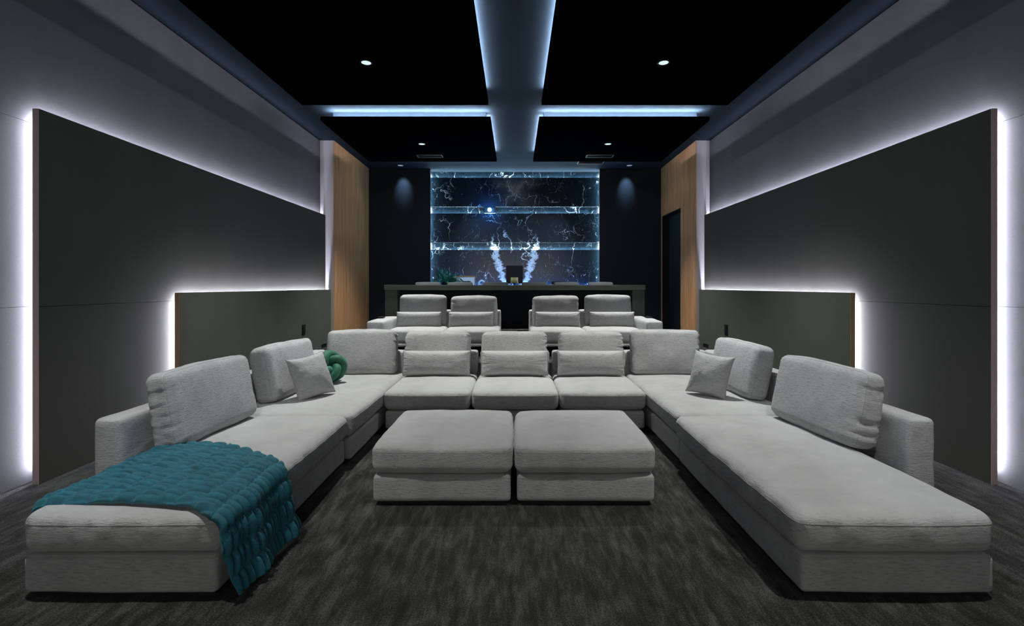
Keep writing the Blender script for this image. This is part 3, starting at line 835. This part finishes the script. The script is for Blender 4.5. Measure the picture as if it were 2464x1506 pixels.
# ------------------------------------------------------------------ back shelf under the marble and the things on it
cz = 1.452
cb_ = empty('back_cabinet', (0, 11.30, P2Z)); tag(cb_, 'low black cabinet along the foot of the marble wall', 'cabinet')
box('cabinet_top', -1.99, 1.99, -.24, .285, cz - P2Z - .03, cz - P2Z, M['black'], cb_, bev=.002)
box('carcass', -1.98, 1.98, -.20, .28, .06, cz - P2Z - .03, M['black'], cb_)
for k in range(6):
    x0 = -1.98 + k * .66
    d_ = box('door', x0 + .002, x0 + .658, -.222, -.202, .065, cz - P2Z - .035, M['backwall'], cb_, bev=.002)
    box('handle', x0 + .60, x0 + .612, -.236, -.222, .40, .55, M['chrome'], d_)

def plant(x, y, z):
    r = empty('potted_plant', (x, y, z)); tag(r, 'bushy green potted plant at the left end of the back cabinet', 'plant')
    MB().lathe([(0, 0), (.07, 0), (.10, .06), (.11, .14), (.098, .14), (.09, .11), (0, .105)], 28).build('pot', M['blackgloss'], r, smooth=True)
    rng = np.random.default_rng(4)
    st, lf = MB(), MB()
    for k in range(44):
        a = rng.uniform(0, 2 * math.pi); el = rng.uniform(.25, 1.35); L = rng.uniform(.20, .36)
        d = Vector((math.cos(a) * math.cos(el), .55 * math.sin(a) * math.cos(el), math.sin(el)))
        p0 = Vector((.03 * math.cos(a), .03 * math.sin(a), .11)); pts = [p0 + d * L * t - Vector((0, 0, .10 * t * t * math.cos(el))) for t in (0, .25, .5, .75, 1)]
        st.tube(pts, .0028, 5)
        for t in np.linspace(.25, 1, 9):
            i = min(3, int(t * 4)); p = pts[i].lerp(pts[i + 1], t * 4 - i)
            for sg in (-1, 1):
                side = d.cross(Vector((0, 0, 1))).normalized() * sg
                e = (side * .7 + d * .7 + Vector((0, 0, rng.uniform(-.15, .5)))).normalized(); l = rng.uniform(.05, .085); wv = e.cross(d).normalized() * .5 + Vector((0, 0, 1)) * .3
                wv = e.cross(Vector((rng.uniform(-1, 1), rng.uniform(-1, 1), .6))).normalized() * .0115
                a0 = lf.bm.verts.new(p); b0 = lf.bm.verts.new(p + e * l * .45 + wv); c0 = lf.bm.verts.new(p + e * l); e0 = lf.bm.verts.new(p + e * l * .45 - wv)
                lf.bm.faces.new((a0, b0, c0, e0))
    st.build('stems', M['leaf'], r)['kind'] = 'stuff'; lf.build('foliage', M['leaf'], r)['kind'] = 'stuff'
plant(-1.60, 11.27, cz)

# horse picture
pf = empty('framed_picture', (-1.165, 11.34, cz)); tag(pf, 'gilt-framed horse picture standing beside the plant', 'picture')
mb = MB(); w2, h2, e = .24, .272, .018
mb.box(-w2, w2, -.012, .012, 0, e); mb.box(-w2, w2, -.012, .012, h2 - e, h2); mb.box(-w2, -w2 + e, -.012, .012, e, h2 - e); mb.box(w2 - e, w2, -.012, .012, e, h2 - e)
mb.build('frame', M['gold'], pf); box('mat_board', -w2 + e, w2 - e, .0, .004, e, h2 - e, M['paper'], pf)
horse = [(-.15, .165), (-.135, .172), (-.128, .185), (-.118, .172), (-.095, .155), (-.07, .13), (-.03, .118), (.04, .118), (.10, .122), (.15, .105), (.175, .08), (.18, .045), (.165, .04), (.15, .07), (.12, .04), (.0, .04), (-.06, .045), (-.085, .085), (-.105, .12), (-.128, .138), (-.148, .142), (-.155, .152)]
V = [(x * .85 + .01, -.002, z + .038) for x, z in horse]
pydata('printed_horse', V, [list(range(len(V)))], M['ink'], pf)

# smoked glass vase, amber candle jar, ring ornament, tray and book
vs = empty('smoked_glass_vase', (-.01, 11.30, cz)); tag(vs, 'square smoked glass vase on clear feet at the centre of the back cabinet', 'vase')
mb = MB(); mb.box(-.19, .19, -.05, -.04, .10, .51, .003); mb.box(-.19, .19, .04, .05, .10, .51, .003); mb.box(-.19, -.178, -.04, .04, .10, .51); mb.box(.178, .19, -.04, .04, .10, .51); mb.box(-.178, .178, -.04, .04, .10, .112)
mb.build('vase_body', M['smoke'], vs)
for s in (-1, 1): box('foot', s * .12 - .03, s * .12 + .03, -.035, .035, 0, .10, M['acrylic'], vs, bev=.006)
cj = empty('candle_jar', (-.01, 11.13, cz)); tag(cj, 'amber glass candle jar before the smoked vase', 'candle')
MB().lathe([(0, .10), (.082, .10), (.088, .11), (.088, .235), (.080, .235), (.078, .215), (0, .213)], 32).build('glass', M['amber'], cj, smooth=True)
MB().lathe([(0, 0), (.06, 0), (.06, .01), (.015, .02), (.015, .09), (.07, .10), (0, .10)], 28).build('stand', M['blackgloss'], cj, smooth=True)
MB().cyl(0, 0, .212, .232, .002, n=6).build('wick', M['black'], cj)
ro = empty('ring_ornament', (-.77, 11.30, cz)); tag(ro, 'white round ceramic ring ornament right of the horse picture', 'ornament')
MB().tube([(.065 * math.cos(a), 0, .095 + .065 * math.sin(a)) for a in np.linspace(0, 2 * math.pi, 33)[:-1]], .022, 12, True).build('ring', M['ceramic'], ro, smooth=True)
box('base', -.05, .05, -.03, .03, 0, .014, M['ceramic'], ro, bev=.003)
MB().tube([(.05, 0, .145), (.075, 0, .18), (.10, 0, .12), (.115, 0, .05)], .006, 8).build('handle', M['gold'], ro, smooth=True)
bk = empty('book', (.98, 11.28, cz)); tag(bk, 'pale blue book lying under the dark tray', 'book')
box('cover', -.15, .11, -.10, .10, 0, .006, M['bluebook'], bk); box('cover', -.15, .11, -.10, .10, .080, .086, M['bluebook'], bk)
box('pages', -.145, .105, -.095, .095, .006, .080, M['paper'], bk)
ty = empty('serving_tray', (1.05, 11.28, cz + .087)); tag(ty, 'dark rectangular tray lying on the pale blue book', 'tray')
mb = MB(); mb.box(-.21, .21, -.13, .13, 0, .012); mb.box(-.21, .21, -.13, -.12, .012, .055); mb.box(-.21, .21, .12, .13, .012, .055); mb.box(-.21, -.20, -.12, .12, .012, .055); mb.box(.20, .21, -.12, .12, .012, .055)
mb.build('tray_body', M['blackgloss'], ty)
for s in (-1, 1): MB().tube([(s * .21, -.05, .04), (s * .235, -.05, .05), (s * .235, .05, .05), (s * .21, .05, .04)], .005, 8).build('handle', M['chrome'], ty, smooth=True)

# projector in the middle slot of the marble
pj = empty('projector', (-.60, 11.62, SLOTS[1][0] + .0)); tag(pj, 'small black projector with a blazing blue lens in the middle marble slot', 'projector')
box('projector_body', -.13, .13, -.045, .145, .004, .148, M['blackgloss'], pj, bev=.008)
MB().tube([(0, -.045, .076), (0, -.085, .076)], .052, 24).build('lens_barrel', M['blackgloss'], pj, smooth=True)
mb = MB(); bmesh.ops.create_uvsphere(mb.bm, u_segments=20, v_segments=12, radius=.046)
lo = mb.build('lens', M['lens'], pj, loc=(0, -.085, .076), smooth=True); lo['label'] = 'glowing blue lens'
l = bpy.data.lights.new('projector_beam', 'POINT'); l.energy = 22; l.color = (.05, .35, 1.0); l.shadow_soft_size = .05
o = bpy.data.objects.new('projector_beam', l); link(o, pj); o.location = (0, -.17, .076)
